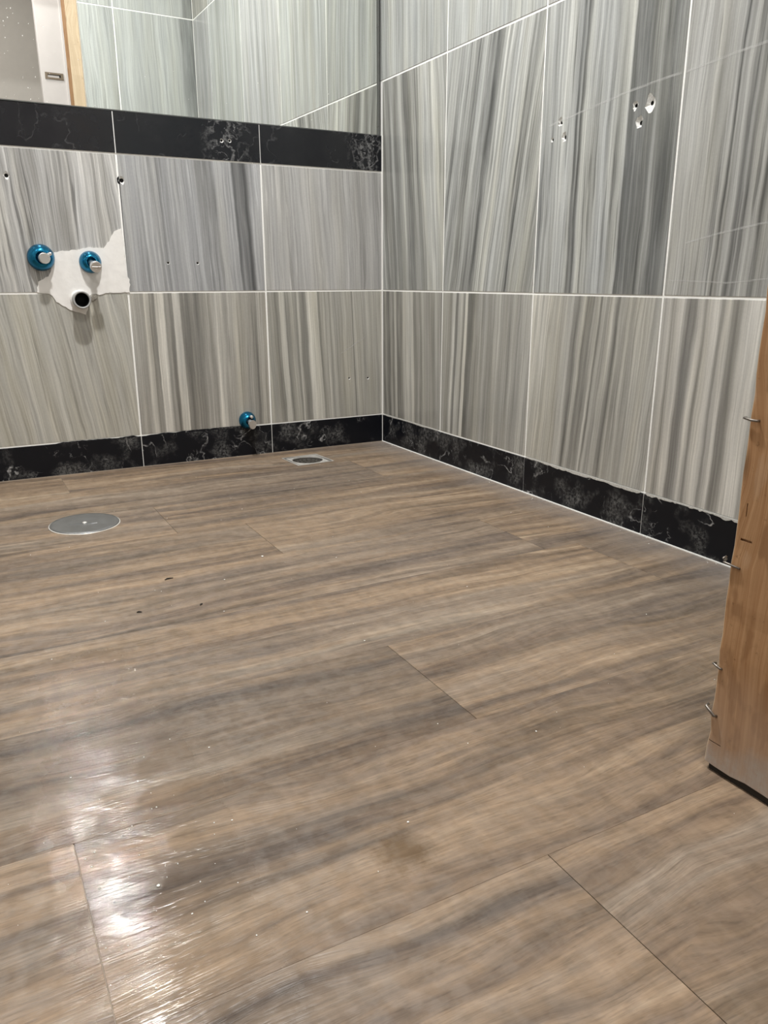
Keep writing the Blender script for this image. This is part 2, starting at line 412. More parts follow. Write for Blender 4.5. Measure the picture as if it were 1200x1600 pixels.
def plate(outer, holes, t):
    """flat slab with real holes: outline in (u, v), thickness t; returned in local x, z with its face at y=0, back at y=t"""
    cu = bpy.data.curves.new('outline', 'CURVE'); cu.dimensions = '2D'; cu.fill_mode = 'BOTH'; cu.extrude = t/2
    for poly in [outer]+list(holes):
        sp = cu.splines.new('POLY'); sp.points.add(len(poly)-1)
        for p, q in zip(sp.points, poly): p.co = (q[0], q[1], 0, 1)
        sp.use_cyclic_u = True
    o = bpy.data.objects.new('outline', cu)
    me = bpy.data.meshes.new_from_object(o)
    bpy.data.objects.remove(o); bpy.data.curves.remove(cu)
    for v in me.vertices:
        x, y, z = v.co
        v.co = (x, t/2-z, y)
    me.materials.clear(); me.update()
    return me

def rect(x0, x1, z0, z1): return [(x0, z0), (x1, z0), (x1, z1), (x0, z1)]

def rough_ring(cx, cy, R, n, r, jag=0.25, tall=1.25):
    return [(cx+R*(1+r.uniform(-jag, jag))*math.cos(2*PI*i/n), cy+R*tall*(1+r.uniform(-jag, jag))*math.sin(2*PI*i/n)) for i in range(n)]

def tag(o, label=None, cat=None, group=None, kind=None):
    if label: o['label'] = label
    if cat: o['category'] = cat
    if group: o['group'] = group
    if kind: o['kind'] = kind
    return o

def thing(name, loc, label, cat, group=None, rot=(0, 0, 0)):
    o = bpy.data.objects.new(name, None); COL.objects.link(o); o.location = loc; o.rotation_euler = rot
    o.empty_display_size = 0.05
    return tag(o, label, cat, group)

def crater(parent, outline, c, r, depth_in, depth):
    """the chipped mouth of a drilled hole: broken rim sloping in to a round bore (local x,z; y goes into the wall)"""
    bm = bmesh.new(); n = len(outline); cx, cz = c
    a = [bm.verts.new((p[0], 0.0002, p[1])) for p in outline]
    b = [bm.verts.new((cx+r*1.15*math.cos(2*PI*i/n), depth_in, cz+r*1.15*math.sin(2*PI*i/n))) for i in range(n)]
    d = [bm.verts.new((cx+r*math.cos(2*PI*i/n), depth, cz+r*math.sin(2*PI*i/n))) for i in range(n)]
    for i in range(n):
        j = (i+1) % n
        f = bm.faces.new((a[i], a[j], b[j], b[i])); f.material_index = 0
        f = bm.faces.new((b[i], b[j], d[j], d[i])); f.material_index = 1
    f = bm.faces.new(d); f.material_index = 1
    me = bpy.data.meshes.new('screw_hole'); bm.to_mesh(me); bm.free()
    return link('screw_hole', me, [M['chip'], M['plug']], parent)  # second material paints the bore dark in place of shade

TH = 0.009            # tile thickness
G = 0.0025            # half a grout joint
def tile(parent, u0, u1, v0, v1, mat, holes=(), y=0.0, seed=0.0, g=G):
    """one tile; origin at its lower left corner; holes = [(u, v, R, r)] in wall coordinates"""
    W, H = u1-u0-2*g, v1-v0-2*g
    o_loc = (u0+g, y, v0+g)
    if not holes:
        me = boxes((0, W, 0, TH, 0, H), bevel=0.0006)
        o = link('tile', me, mat, parent, o_loc)
    else:
        rr = random.Random(int(1000*abs(u0)+7*v0)); outs = []
        for (u, v, R, r) in holes:
            n = 14 if R > 0.006 else 10
            outs.append(rough_ring(u-u0-g, v-v0-g, R, n, rr, 0.32 if R > 0.006 else 0.15, 1.3 if R > 0.0055 else 1.0))
        me = plate(rect(0, W, 0, H), outs, TH)
        o = link('tile', me, mat, parent, o_loc)
        for (u, v, R, r), ol in zip(holes, outs):
            crater(o, ol, (u-u0-g, v-v0-g), r, min(0.006, (R-r)*1.1), 0.0088)
    o['seed'] = float(seed)
    return o

# ------------------------------------------------------------------ the room shell
HB, HJ, HU, HU2, HU3 = 0.0915, 0.4892, 1.0892, 1.6892, 2.2892
BB, BT = 0.8387, 0.9411
YF = -1.78                      # tiled face of the wall with the doorway
XL = -2.40                      # left wall
DX0, DX1 = -1.365, -0.565       # doorway opening
HALL = -3.35

def struct(name, me, mat, loc=(0, 0, 0), rot=(0, 0, 0)):
    return tag(link(name, me, mat, None, loc, rot), kind='structure')

HOLES_B = {(1, 2): [(-1.06, .771, .0065, .0042)], (1, 1): [(-.782, .774, .0075, .0046), (-.676, .567, .0042, .0026), (-.593, .567, .0042, .0026)],
           (0, 0): [(-.122, .217, .0040, .0024), (-.054, .214, .0042, .0024)]}
HOLES_BAND = [(-.504, .8905, .0050, .0029), (-.481, .8915, .0050, .0029)]
HOLES_R = [(.822, .851, .0072, .0036), (.798, .819, .0052, .0026), (.838, .819, .0078, .0038), (1.041, .847, .0068, .0032), (1.080, .845, .0125, .0036), (1.056, .814, .0090, .0036)]
def rounds(hs): return [[(u+R*1.7*math.cos(q*PI/6), v+R*1.7*math.sin(q*PI/6)) for q in range(12)] for (u, v, R, r_) in hs]
def slab(outer, holes, t, y, extra=()):
    me = plate(outer, holes, t); bm_ = bmesh.new(); bm_.from_mesh(me)
    for v in bm_.verts: v.co.y += y
    for e in extra: box_bm(bm_, *e)
    bm_.to_mesh(me); bm_.free(); return me
HB_ALL = [h for l in HOLES_B.values() for h in l]
wall_back = struct('wall_back', slab(rect(XL, 0.12, 0.0, BT-0.002), rounds(HB_ALL+HOLES_BAND), 0.1188, 0.0012, [(XL, 0.12, 0.034, 0.12, BT-0.002, CEIL)]), M['grout'])
wall_right = struct('wall_right', slab(rect(-0.033, -YF+0.12, 0.0, CEIL), rounds(HOLES_R), 0.1188, 0.0012), M['grout'], rot=(0, 0, -PI/2))
wall_front = struct('wall_front', boxes((0.0, 0.5135, 0.0012, 0.11, 0.0, CEIL), (-DX0, -XL, 0.0012, 0.11, 0.0, CEIL),
                    (0.5145, -DX0, 0.0012, 0.11, 2.14, CEIL)), M['grout'], (0, YF, 0), (0, 0, PI))
wall_left = struct('wall_left', boxes((-0.12, -YF, 0.0012, 0.12, 0.0, CEIL)), M['grout'], (XL, YF, 0), (0, 0, PI/2))
wall_hall = struct('wall_hall', boxes((-2.6, 0.9, HALL-0.1, HALL, 0.0, CEIL), (-2.7, -2.6, HALL, YF-0.11, 0, CEIL), (0.9, 1.0, HALL, YF-0.11, 0, CEIL),
                    (0.12, 0.9, YF-0.11, YF, 0, CEIL), (-2.6, XL-0.12, YF-0.11, YF, 0, CEIL)), M['hallpaint'])
ceiling = struct('ceiling', boxes((-2.7, 1.0, HALL, 0.12, CEIL, CEIL+0.1)), M['ceiling'])

# stone palettes (linear colour of the light ground of the stone)
WARM = (0.375, 0.37, 0.335); COOL = (0.395, 0.40, 0.395); PALE = (0.415, 0.43, 0.415)
AUTO = []
for i in range(8):
    r = random.Random(50+i)
    AUTO.append(stone('veined_stone_%d' % i, 0.4, 0.6, autoprof(r), r.choice([WARM, COOL, PALE, PALE]), r.uniform(-0.1, 0.1), 0.15,
                      r.uniform(0.1, 0.4), 0.2, 0.012, 60+i, 0.5))

# hand-set vein profiles: brightness across each tile
B0b = [(0, .95), (.08, .97), (.10, 1.22), (.125, 1.1), (.135, .72), (.165, .78), (.175, 1.38), (.225, 1.36), (.24, .82), (.265, .9), (.275, .62), (.29, .72),
       (.30, 1.28), (.335, 1.05), (.345, 1.3), (.352, .72), (.40, .66), (.44, .74), (.47, .62), (.50, .85), (.58, .98), (.605, 1.22), (.635, 1.2), (.65, .95), (.74, .98), (.755, 1.1), (.77, .92),
       (.86, .9), (.9, .74), (.93, 1.0), (.96, .82), (1, 1.0)]
B0c = [(0, 1.0), (.035, .78), (.05, 1.0), (.085, .7), (.105, .78), (.115, 1.15), (.15, 1.1), (.16, .72), (.185, .92), (.23, .95), (.245, .72), (.26, 1.12), (.275, .76),
       (.31, .68), (.33, .82), (.34, 1.32), (.38, 1.25), (.41, 1.3), (.43, 1.22), (.44, .72), (.455, .98), (.49, 1.0), (.50, 1.18), (.52, .9), (.55, 1.12), (.57, .88), (.64, 1.02), (.71, 1.0), (.715, .62), (.722, .98), (.85, 1.02), (1, 1.0)]
B1a = [(0, 1.05), (.12, 1.12), (.16, .92), (.25, 1.1), (.36, 1.05), (.40, .85), (.45, 1.1), (.52, .92), (.55, 1.12), (.66, .88), (.7, 1.12), (.8, 1.1), (1, 1.08)]
B1b = [(0, 1.02), (.2, 1.0), (.265, .95), (.272, .6), (.285, .9), (.36, .93), (.42, 1.08), (.445, .82), (.47, .92), (.50, 1.02), (.53, .86), (.60, .82), (.635, .74), (.655, .98),
       (.70, 1.12), (.76, 1.1), (.785, .9), (.797, .50), (.812, .62), (.835, .72), (.858, .66), (.874, .36), (.888, .55), (.905, 1.02), (.95, 1.14), (1, 1.1)]
B1c = [(0, 1.1), (.1, 1.15), (.2, 1.1), (.33, 1.05), (.45, 1.15), (.6, 1.1), (.78, 1.08), (.80, .9), (.812, 1.08), (.92, 1.0), (.935, .82), (.95, 1.05), (1, 1.0)]
B0a = [(0, .98), (.1, 1.05), (.2, .95), (.3, 1.03), (.42, .98), (.5, 1.05), (.62, 1.0), (.7, 1.06), (.82, 1.0), (.9, 1.08), (.95, .92), (1, 1.04)]
R0a = [(0, .85), (.03, .55), (.07, .85), (.12, .52), (.17, .95), (.2, .55), (.235, 1.05), (.25, 1.2), (.27, .62), (.36, .75), (.40, 1.2), (.5, 1.15), (.545, 1.2), (.56, .72), (.62, .95), (.66, .68), (.70, 1.05), (.76, .82), (.84, .9), (.88, .72), (.92, .95), (1, .82)]
R0b = [(0, .9), (.06, .95), (.10, .85), (.12, 1.3), (.145, 1.25), (.155, .6), (.175, .75), (.185, 1.25), (.225, 1.2), (.235, .95), (.25, .55), (.265, 1.3), (.29, 1.25), (.30, .6), (.36, .62), (.40, .72), (.44, .98), (.47, .8), (.55, .85), (.64, 1.02), (.66, 1.12), (.68, .9), (.78, .98), (.84, .95), (.86, .8), (.88, 1.0), (1, 1.02)]
R0c = [(0, 1.15), (.10, 1.18), (.17, 1.08), (.22, .98), (.28, .92), (.33, .98), (.37, .62), (.40, .98), (.44, .72), (.50, .85), (.52, 1.2), (.535, .6), (.55, 1.05), (.60, .8), (.63, .98), (.67, .56), (.69, .9), (.74, .95), (.80, .85), (.84, 1.02), (.9, .95), (1, 1.08)]
R0d = [(0, .98), (.05, 1.0), (.09, .78), (.11, .95), (.15, 1.22), (.19, 1.2), (.21, .68), (.26, .62), (.30, .9), (.33, 1.2), (.36, 1.1), (.385, .72), (.42, 1.05), (.47, 1.22), (.51, 1.15), (.525, .78), (.55, .98), (.575, 1.18), (.60, 1.2), (.615, .72), (.66, .70), (.70, .92), (.73, 1.28), (.80, 1.36), (.86, 1.32), (.88, .95), (.95, .9), (1, .9)]
R1a = [(0, .95), (.05, .72), (.10, .9), (.16, .70), (.2, 1.08), (.25, .72), (.32, .9), (.36, 1.12), (.42, .66), (.5, .75), (.55, .95), (.6, .8), (.66, 1.05), (.75, 1.2), (.83, 1.15), (.88, 1.25), (.93, 1.05), (1, .95)]
R1b = [(0, 1.05), (.06, .78), (.10, 1.08), (.14, .8), (.20, .98), (.24, .62), (.29, .82), (.33, 1.05), (.36, .62), (.42, .72), (.45, .5), (.48, .68), (.52, 1.2), (.60, 1.18), (.64, .85), (.66, 1.15), (.74, 1.22), (.775, 1.1), (.79, .55), (.81, .98), (.84, .5), (.87, 1.12), (.90, .72), (.93, 1.15), (1, .98)]
R1c = [(0, 1.08), (.06, 1.12), (.12, 1.0), (.18, 1.12), (.27, 1.08), (.29, .5), (.305, .92), (.32, .45), (.335, .7), (.35, 1.1), (.42, 1.12), (.45, .95), (.50, 1.1), (.54, .85), (.57, 1.12), (.60, .78), (.625, 1.15), (.655, 1.18), (.668, .52), (.72, .66), (.76, .55), (.80, .68), (.84, .82), (.87, .6), (.92, .52), (.96, .7), (1, .62)]
R1d = [(0, 1.02), (.1, 1.12), (.2, 1.02), (.26, 1.1), (.30, .92), (.36, 1.08), (.45, 1.1), (.48, .42), (.495, 1.0), (.52, .8), (.56, 1.05), (.60, .55), (.63, .95), (.66, .62), (.70, 1.02), (.77, 1.05), (.80, .58), (.84, .92), (.9, 1.08), (1, 1.0)]

# the post hides the far part of the last column: the veins seen lie in its first two thirds
R0d = [(p*0.64, q) for p, q in R0d]+[(.75, 1.1), (1, .95)]
R1d = [(p*0.62, q) for p, q in R1d]+[(.8, .9), (1, 1.05)]
S = {}
S['B0a'] = stone('stone_plain_olive', .4, .4, B0a, (0.42, 0.412, 0.375), -0.13, .09, .22, .12, .012, 1, .6)
S['B0b'] = stone('stone_cream_stripe', .4, .4, B0b, (0.4, 0.388, 0.355), -0.015, .11, .15, .10, .004, 2, .45, .85)
S['B0c'] = stone('stone_fine_stripe', .4, .4, B0c, (0.41, 0.402, 0.365), -0.045, .10, .12, .08, .006, 3, .5, .85)
S['B1a'] = stone('stone_grey_dash', .4, .35, B1a, (0.395, 0.392, 0.38), -0.06, .15, .5, .22, .014, 4, .5)
S['B1b'] = stone('stone_dark_bar', .4, .35, B1b, (0.365, 0.37, 0.375), -0.05, .11, .2, .28, .007, 5, .4, .9)
S['B1c'] = stone('stone_pale_fleck', .4, .35, B1c, (0.375, 0.373, 0.365), -0.05, .09, .22, .28, .012, 6, .3)
S['R0a'] = stone('stone_right_corner_low', .357, .4, R0a, (0.4, 0.392, 0.36), -0.04, .12, .1, .1, .006, 7, .5)
S['R0b'] = stone('stone_right_zebra', .4, .4, R0b, (0.385, 0.38, 0.352), 0.045, .11, .12, .1, .006, 8, .4, .75)
S['R0c'] = stone('stone_right_olive', .4, .4, R0c, (0.42, 0.412, 0.378), 0.075, .12, .2, .1, .010, 9, .5)
S['R0d'] = stone('stone_right_cream', .4, .4, R0d, (0.44, 0.428, 0.4), 0.02, .10, .14, .08, .008, 10, .4, .85)
S['R1a'] = stone('stone_right_fan', .357, .6, R1a, (0.365, 0.37, 0.35), -0.10, .15, .15, .2, .010, 11, .5)
S['R1b'] = stone('stone_right_slant', .4, .6, R1b, (0.375, 0.382, 0.365), 0.17, .16, .3, .2, .010, 12, .55, .5)
S['R1c'] = stone('stone_right_grey_bar', .4, .6, R1c, (0.375, 0.385, 0.375), 0.015, .14, .42, .15, .008, 13, .5, .75)
S['R1d'] = stone('stone_right_streak', .4, .6, R1d, (0.365, 0.365, 0.35), 0.03, .13, .4, .12, .010, 14, .45, .7)
for k, (b, l) in dict(R2a=(PALE, -.05), R2b=(PALE, .02), R2c=(COOL, .05), R2d=(PALE, .0)).items():
    rr = random.Random(k); S[k] = stone('stone_upper_'+k[-1], .4, .6, autoprof(rr, .2), b, l, .12, .15, .2, .008, 20+ord(k[-1]) % 9, .5)
FR = (0.415, 0.432, 0.418)
S['F0'] = stone('stone_facing_pale', .4, .6, [(0, .62), (.06, .7), (.12, .72), (.15, 1.05), (.4, 1.1), (.6, 1.0), (.8, 1.12), (1, 1.05)], FR, .02, .08, .12, .15, .012, 31, .4)
S['F1'] = stone('stone_facing_pale_edge', .2, .6, [(0, 1.0), (.5, 1.12), (1, 1.0)], FR, .02, .09, .2, .15, .012, 32, .4)

# ---- back wall tiles (u = x)
JB = [0.0, -0.3935, -0.7913, -1.1891, -1.587, -1.985, XL]
for c in range(6):
    u1, u0 = JB[c], JB[c+1]
    if c == 0: u1 = 0.0
    for row, (v0, v1) in enumerate(((HB, HJ), (HJ, BB))):
        key = 'B%d%s' % (row, 'cba'[c]) if c < 3 else None
        mt = S[key] if key else AUTO[(c*3+row) % 8]
        tile(wall_back, u0, u1, v0, v1, mt, HOLES_B.get((row, c), ()))
# ---- right wall tiles (u = -y)
JR = [0.0, 0.3572, 0.757, 1.1568, 1.5567, -YF]
for c in range(5):
    u0, u1 = JR[c], JR[c+1]
    for row, (v0, v1) in enumerate(((HB, HJ), (HJ, HU), (HU, HU2), (HU2, HU3), (HU3, CEIL))):
        uu = u0
        if c == 0: uu = -0.030 if row >= 2 else 0.0
        key = 'R%d%s' % (row, 'abcd'[c]) if c < 4 and row < 3 else None
        mt = S[key] if key else AUTO[(c*5+row*3) % 8]
        hl = HOLES_R if row == 1 and c == 2 else ()
        tile(wall_right, uu, u1, v0, v1, mt, hl)
# ---- wall with the doorway, seen in the mirror (u = -x)
for (u0, u1, k) in ((0.0, 0.365, 'F0'), (0.365, 0.5165, 'F1')):
    for row, (v0, v1) in enumerate(((HB, HJ), (HJ, HU), (HU, HU2), (HU2, HU3), (HU3, CEIL))):
        tile(wall_front, u0, u1, v0, v1, S[k])
for i, u0 in enumerate((1.365, 1.765, 2.165)):
    for row, (v0, v1) in enumerate(((HB, HJ), (HJ, HU), (HU, HU2), (HU2, HU3), (HU3, CEIL))):
        tile(wall_front, u0, min(u0+0.4, -XL), v0, v1, AUTO[(i*3+row) % 8])
for c in range(5):
    for row, (v0, v1) in enumerate(((HB, HJ), (HJ, HU), (HU, HU2), (HU2, HU3), (HU3, CEIL))):
        tile(wall_left, c*0.4, min(c*0.4+0.4, -YF), v0, v1, AUTO[(c*2+row*3) % 8])

# ---- baseboards of black marble and the band under the mirror
baseboard_back = struct('baseboard_back', boxes((XL, 0.0, 0.0003, 0.0012, 0, HB)), M['grout'])
for c in range(6):
    tile(baseboard_back, JB[c+1], JB[c], -0.0005, HB-0.0006, M['marble_dusty'], y=-0.0016, seed=c+1.3, g=0.0011)
baseboard_right = struct('baseboard_right', boxes((0.0, -YF, 0.0003, 0.0012, 0, HB)), M['grout'], rot=(0, 0, -PI/2))
for c in range(5):
    tile(baseboard_right, JR[c], JR[c+1], -0.0005, HB-0.0006, M['marble_dusty'], y=-0.0016, seed=c+11.7, g=0.0011)
baseboard_front = struct('baseboard_front', boxes((0.0, 0.5145, 0.0003, 0.0012, 0, HB), (-DX0, -XL, 0.0003, 0.0012, 0, HB)), M['grout'], (0, YF, 0), (0, 0, PI))
for (a, b_) in ((0, .365), (.365, .5145), (1.365, 1.765), (1.765, 2.165), (2.165, 2.4)):
    tile(baseboard_front, a, b_, -0.0005, HB-0.0006, M['marble_dusty'], y=-0.0016, seed=a+21.7, g=0.0011)
baseboard_left = struct('baseboard_left', boxes((0.0, -YF, 0.0003, 0.0012, 0, HB)), M['grout'], (XL, YF, 0), (0, 0, PI/2))
for c in range(5):
    tile(baseboard_left, c*.4, min(c*.4+.4, -YF), -0.0005, HB-0.0006, M['marble_dusty'], y=-0.0016, seed=c+31.7, g=0.0011)
trim_1 = struct('trim_1', slab(rect(XL, 0.0, BB, BT-0.002), rounds(HOLES_BAND), 0.0009, 0.0003), M['grout'])
for c in range(6):
    hl = HOLES_BAND if c == 1 else ()
    o = tile(trim_1, JB[c+1], JB[c], BB+0.0008, BT+0.0006, M['marble'], hl, y=-0.0012, seed=c+41.2, g=0.0011)
    o['vein_at'] = {0: 0.345, 1: 0.30}.get(c, -1.0)

# ragged smears of grout / black adhesive along the joints
def smear(parent, u0, u1, v, wlo, whi, mat, y, seed, step=0.006, up=True, name='grout_smear'):
    r = random.Random(seed); n = int((u1-u0)/step); lo = []; hi = []; val = 0.5
    for i in range(n+1):
        u = u0+(u1-u0)*i/n
        val = min(1, max(0, val+r.uniform(-0.35, 0.35)))
        e = min(1, (i+.3)/2, (n-i+.3)/2)
        hi.append((u, v+(0.0012 if up else 0))); lo.append((u, v-(wlo+(whi-wlo)*val)*e-0.0004))
    if not up: lo, hi = [(p[0], v) for p in lo], [(p[0], 2*v-p[1]) for p in lo]
    me = plate(lo+hi[::-1], [], 0.0008)
    return link(name, me, mat, parent, (0, y, 0))
smear(baseboard_right, 0.765, 1.15, HB, 0.0, 0.0048, M['smear'], -0.0024, 3)
smear(baseboard_right, 1.163, 1.60, HB, 0.0, 0.0085, M['smear'], -0.0024, 8)
smear(baseboard_right, 0.02, 0.35, HB, 0.0, 0.002, M['smear'], -0.0024, 5)
smear(baseboard_back, -0.775, -0.45, HB-0.002, 0.002, 0.005, M['marble_dusty'], -0.0016, 4, up=False, name='adhesive_smear')
smear(baseboard_back, -1.02, -0.80, HB-0.002, 0.001, 0.004, M['marble_dusty'], -0.0016, 14, up=False, name='adhesive_smear')
# vertical corner joint and the light sealant line along the floor
link('corner_grout', boxes((-0.0032, 0.0006, -0.0034, 0.0012, 0.0, BT)), M['grout'], wall_back)
link('floor_joint', boxes((0.0, -YF, -0.0042, 0.0, 0.0, 0.0022)), M['grout'], baseboard_right)
link('floor_joint', boxes((XL, 0.0, -0.0032, 0.0, 0.0, 0.0012)), M['subfloor'], baseboard_back)
# sealant trace where a fitting once met the right wall
def strip(parent, pts, wdt, mat, name, y=-0.0004):
    up = [(p[0], p[1]+wdt/2) for p in pts]; dn = [(p[0], p[1]-wdt/2) for p in pts]
    return link(name, plate(dn+up[::-1], [], 0.0003), mat, parent, (0, y, 0))
strip(wall_right, [(.785, .849), (.9, .862), (1.03, .876), (1.152, .883)], .0045, M['trace'], 'sealant_trace')
strip(wall_right, [(1.162, .882), (1.25, .889), (1.34, .894), (1.5, .90)], .0045, M['trace'], 'sealant_trace')
strip(wall_right, [(1.20, .587), (1.27, .600), (1.40, .618)], .004, M['trace'], 'sealant_trace')
strip(wall_right, [(1.17, .52), (1.3, .515), (1.42, .525)], .003, M['trace'], 'sealant_trace')
strip(wall_back, [(-.150, .297), (-.105, .322), (-.065, .345)], .004, M['trace'], 'sealant_trace')
strip(wall_back, [(-.42, .838), (-.40, .818), (-.396, .812)], .004, M['trace'], 'sealant_trace')
# broken plaster round the basin pipes
patch = [(-0.97, 0.591), (-0.95, 0.595), (-0.913, 0.597), (-0.892, 0.602), (-0.88, 0.605), (-0.864, 0.604), (-0.845, 0.603), (-0.826, 0.627), (-0.814, 0.646),
         (-0.804, 0.651), (-0.795, 0.654), (-0.793, 0.625), (-0.792, 0.568), (-0.79, 0.531), (-0.785, 0.523), (-0.787, 0.489), (-0.851, 0.488), (-0.868, 0.483),
         (-0.876, 0.486), (-0.887, 0.486), (-0.896, 0.468), (-0.9, 0.447), (-0.908, 0.432), (-0.927, 0.439), (-0.942, 0.444), (-0.963, 0.456), (-0.978, 0.466),
         (-0.986, 0.482), (-1.001, 0.489), (-1.022, 0.491), (-1.016, 0.518), (-0.99, 0.531), (-0.977, 0.558)]
def jag(poly, r, amp):
    out = []
    for a, b_ in zip(poly, poly[1:]+poly[:1]):
        n = max(1, int(math.dist(a, b_)/0.006))
        for i in range(n):
            t = i/n; k = amp*(0 if i == 0 else 1)
            out.append((a[0]+(b_[0]-a[0])*t+r.uniform(-k, k), a[1]+(b_[1]-a[1])*t+r.uniform(-k, k)))
    return out
link('plaster_patch', plate(jag(patch, random.Random(4), 0.0016), [], 0.0022), M['plaster'], wall_back, (0, -0.0018, 0))
# crumb of mortar beside the waste pipe
def lump(name, c, R, mat, parent, seed, flat=1.0):
    r = random.Random(seed); bm = bmesh.new(); bmesh.ops.create_icosphere(bm, subdivisions=2, radius=1.0)
    for v in bm.verts:
        k = 1+r.uniform(-0.28, 0.28)
        v.co = Vector((v.co.x*R[0]*k, v.co.y*R[1]*k, v.co.z*R[2]*k))
    return link(name, bm_mesh(bm), mat, parent, c)
lump('mortar_lump', (-.884, -0.001, .478), (.009, .006, .010), plain('grey_mortar', (.42, .40, .36), .9, grain=.3, scale=300), wall_back, 3)

# ------------------------------------------------------------------ floor
PW, PL = 0.23, 1.22
Y0 = -1.597
rows = {}
for k in range(-4, 8):
    rows[k] = Y0+k*PW
first = {0: -0.729, -1: -1.200, -2: -0.808, 1: -0.160, 2: -1.46, 3: -0.714, 4: -0.865, 5: -0.232, 6: -1.022, -3: -0.35, -4: -1.0, 7: -0.5}
DR = [(-0.392, -0.086), (-0.270, -0.078), (-0.281, -0.203), (-0.402, -0.211)]     # drain outline
drain_c = (sum(p[0] for p in DR)/4, sum(p[1] for p in DR)/4)
drain_rot = math.atan2(DR[1][1]-DR[0][1], DR[1][0]-DR[0][0])
DS = 0.060
def sq(s, cx, cy, a):
    return [(cx+math.cos(a)*x*s-math.sin(a)*y*s, cy+math.sin(a)*x*s+math.cos(a)*y*s) for x, y in ((-1, -1), (1, -1), (1, 1), (-1, 1))]
hole_w = sq(DS, drain_c[0], drain_c[1], drain_rot)
def flat_plate(outer, holes, t):
    me = plate(outer, holes, t)
    for v in me.vertices: v.co = (v.co.x, v.co.z, -v.co.y)     # lay it down, face up
    me.flip_normals(); me.update(); return me
floor = struct('floor', flat_plate([(-2.7, HALL), (1.0, HALL), (1.0, 0.02), (-2.7, 0.02)], [hole_w], 0.06), M['subfloor'], (0, 0, -0.0012))
r = random.Random(11)
TONE = {(0, -0.729): 1.0, (0, -1.949): 0.80, (-1, -1.2): 0.98, (-1, -2.42): 1.06, (-2, -0.808): 0.97, (-2, -2.028): 1.05}
for k, y0 in rows.items():
    y1 = y0+PW
    if y0 > -0.001: continue
    if y0 < -2.60: continue
    ytop = min(y1, -0.0005)
    x = first[k]
    while x > XL: x -= PL
    while x < -0.002:
        xa, xb = max(x, XL), min(x+PL, -0.0015)
        if xb-xa > 0.03:
            g = 0.00006; ge = 0.0004
            W, H = xb-xa-2*ge, ytop-y0-2*g
            near = xa < drain_c[0] < xb and y0 < drain_c[1] < ytop
            if near:
                me = flat_plate([(0, 0), (W, 0), (W, H), (0, H)], [[(p[0]-xa-ge, p[1]-y0-g) for p in hole_w]], 0.0012)
            else:
                me = boxes((0, W, 0, H, -0.0012, 0), bevel=0.00018)
            o = link('plank', me, M['plank'], floor, (xa+ge, y0+g, 0.0012))
            o['seed'] = r.uniform(0, 9); o['tone'] = TONE.get((k, round(x, 3)), r.uniform(0.90, 1.06))
        x += PL
    # hole edge row below is kept whole: the drain lies inside one plank

# ------------------------------------------------------------------ mirror
mir = thing('wall_mirror', (-0.0095, 0.0107, BT+0.0025), 'large frameless mirror resting above the black marble band on the back wall', 'mirror', rot=(0, 0, 0.00976))
MW, MH = 1.90, 1.15
gl = link('mirror_glass', boxes((-MW, 0, 0, 0.0045, 0, MH)), M['mirror'], mir)
link('backing', boxes((-MW+0.0, 0.0, 0.0046, 0.0085, 0.0, MH)), M['edge'], mir)
link('edge_gap_strip', boxes((0.0004, 0.0042, -0.006, 0.006, 0.0, MH)), M['edge'], mir)  # dark strip along the gap beside the glass
link('bottom_gap_strip', boxes((-MW, 0.0, -0.0030, 0.006, -0.0022, 0.0002)), M['edge'], mir)  # dark strip along the gap below the glass
bm = bmesh.new(); r = random.Random(21)
for i in range(60):
    x = -r.gauss(1.0, 0.05) if r.random() < .75 else -r.uniform(0.1, 1.3); z = abs(r.gauss(0.10, 0.08)); R = r.choice([.0005, .0006, .0007, .0010])
    q = bmesh.ops.create_icosphere(bm, subdivisions=1, radius=R)
    for v in q['verts']: v.co = Vector((v.co.x+x, v.co.y*0.25-0.0002, v.co.z*1.4+z))
tag(link('paint_specks', bm_mesh(bm), M['speck'], mir), kind='stuff')

# ------------------------------------------------------------------ basin valves
def valve(name, x, z, R, depth, tip, label, body):
    """blue cupped escutcheon on the wall, chrome stop spindle pushed through it; local z points out of the wall"""
    t = thing(name, (x, -0.0005, z), label, 'valve', 'capped water stop valves on the back wall', rot=(PI/2, 0, 0))
    link('escutcheon', lathe([(R*.99, 0), (R, .0015), (R*.985, .004), (R*.93, .010), (R*.80, .018), (R*.62, .0245), (R*.50, .0265), (R*.46, .0262),
                              (R*.44, .022), (R*.42, .010), (0, .010)], 40), M['blue'], t, smooth=True)
    body(t, R)
    return t

def spindle_a(t, R):     # stubby slotted plug with a side nib
    ax = (0.25, -0.05, 0)
    sp = link('stop_plug', lathe([(.0085, .008), (.0085, .030), (.0125, .031), (.0132, .033), (.0132, .0365), (.0120, .0375), (.0120, .0395), (.0132, .0405), (.0132, .046), (.0122, .0475), (0, .0475)], 28), M['chrome'], t, rot=(0.06, 0.10, 0), smooth=False)
    bmn = bmesh.new(); tube_bm(bmn, [(.010, .004, .034), (.020, .009, .037), (.0225, .0098, .0375)], [.0042, .0042, .0028], 10)
    link('side_nib', bm_mesh(bmn), M['chrome'], t)

def spindle_b(t, R):     # spindle with a square-slotted head leaning down to the right
    rot = (0.20, 0.05, 0)
    link('spindle', lathe([(.0078, .006), (.0078, .048), (.0066, .050), (.0066, .056)], 22), M['chrome'], t, rot=rot, smooth=True)
    h = link('slotted_head', lathe([(.0066, .055), (.0130, .0565), (.0140, .058), (.0140, .068), (.0130, .0695), (.0055, .0695), (.0050, .0670), (0, .0670)], 28), M['chrome'], t, rot=rot)
    link('slot_bar', boxes((-.0115, .0115, -.0016, .0016, .0692, .0703), bevel=.0004), M['chrome'], h)

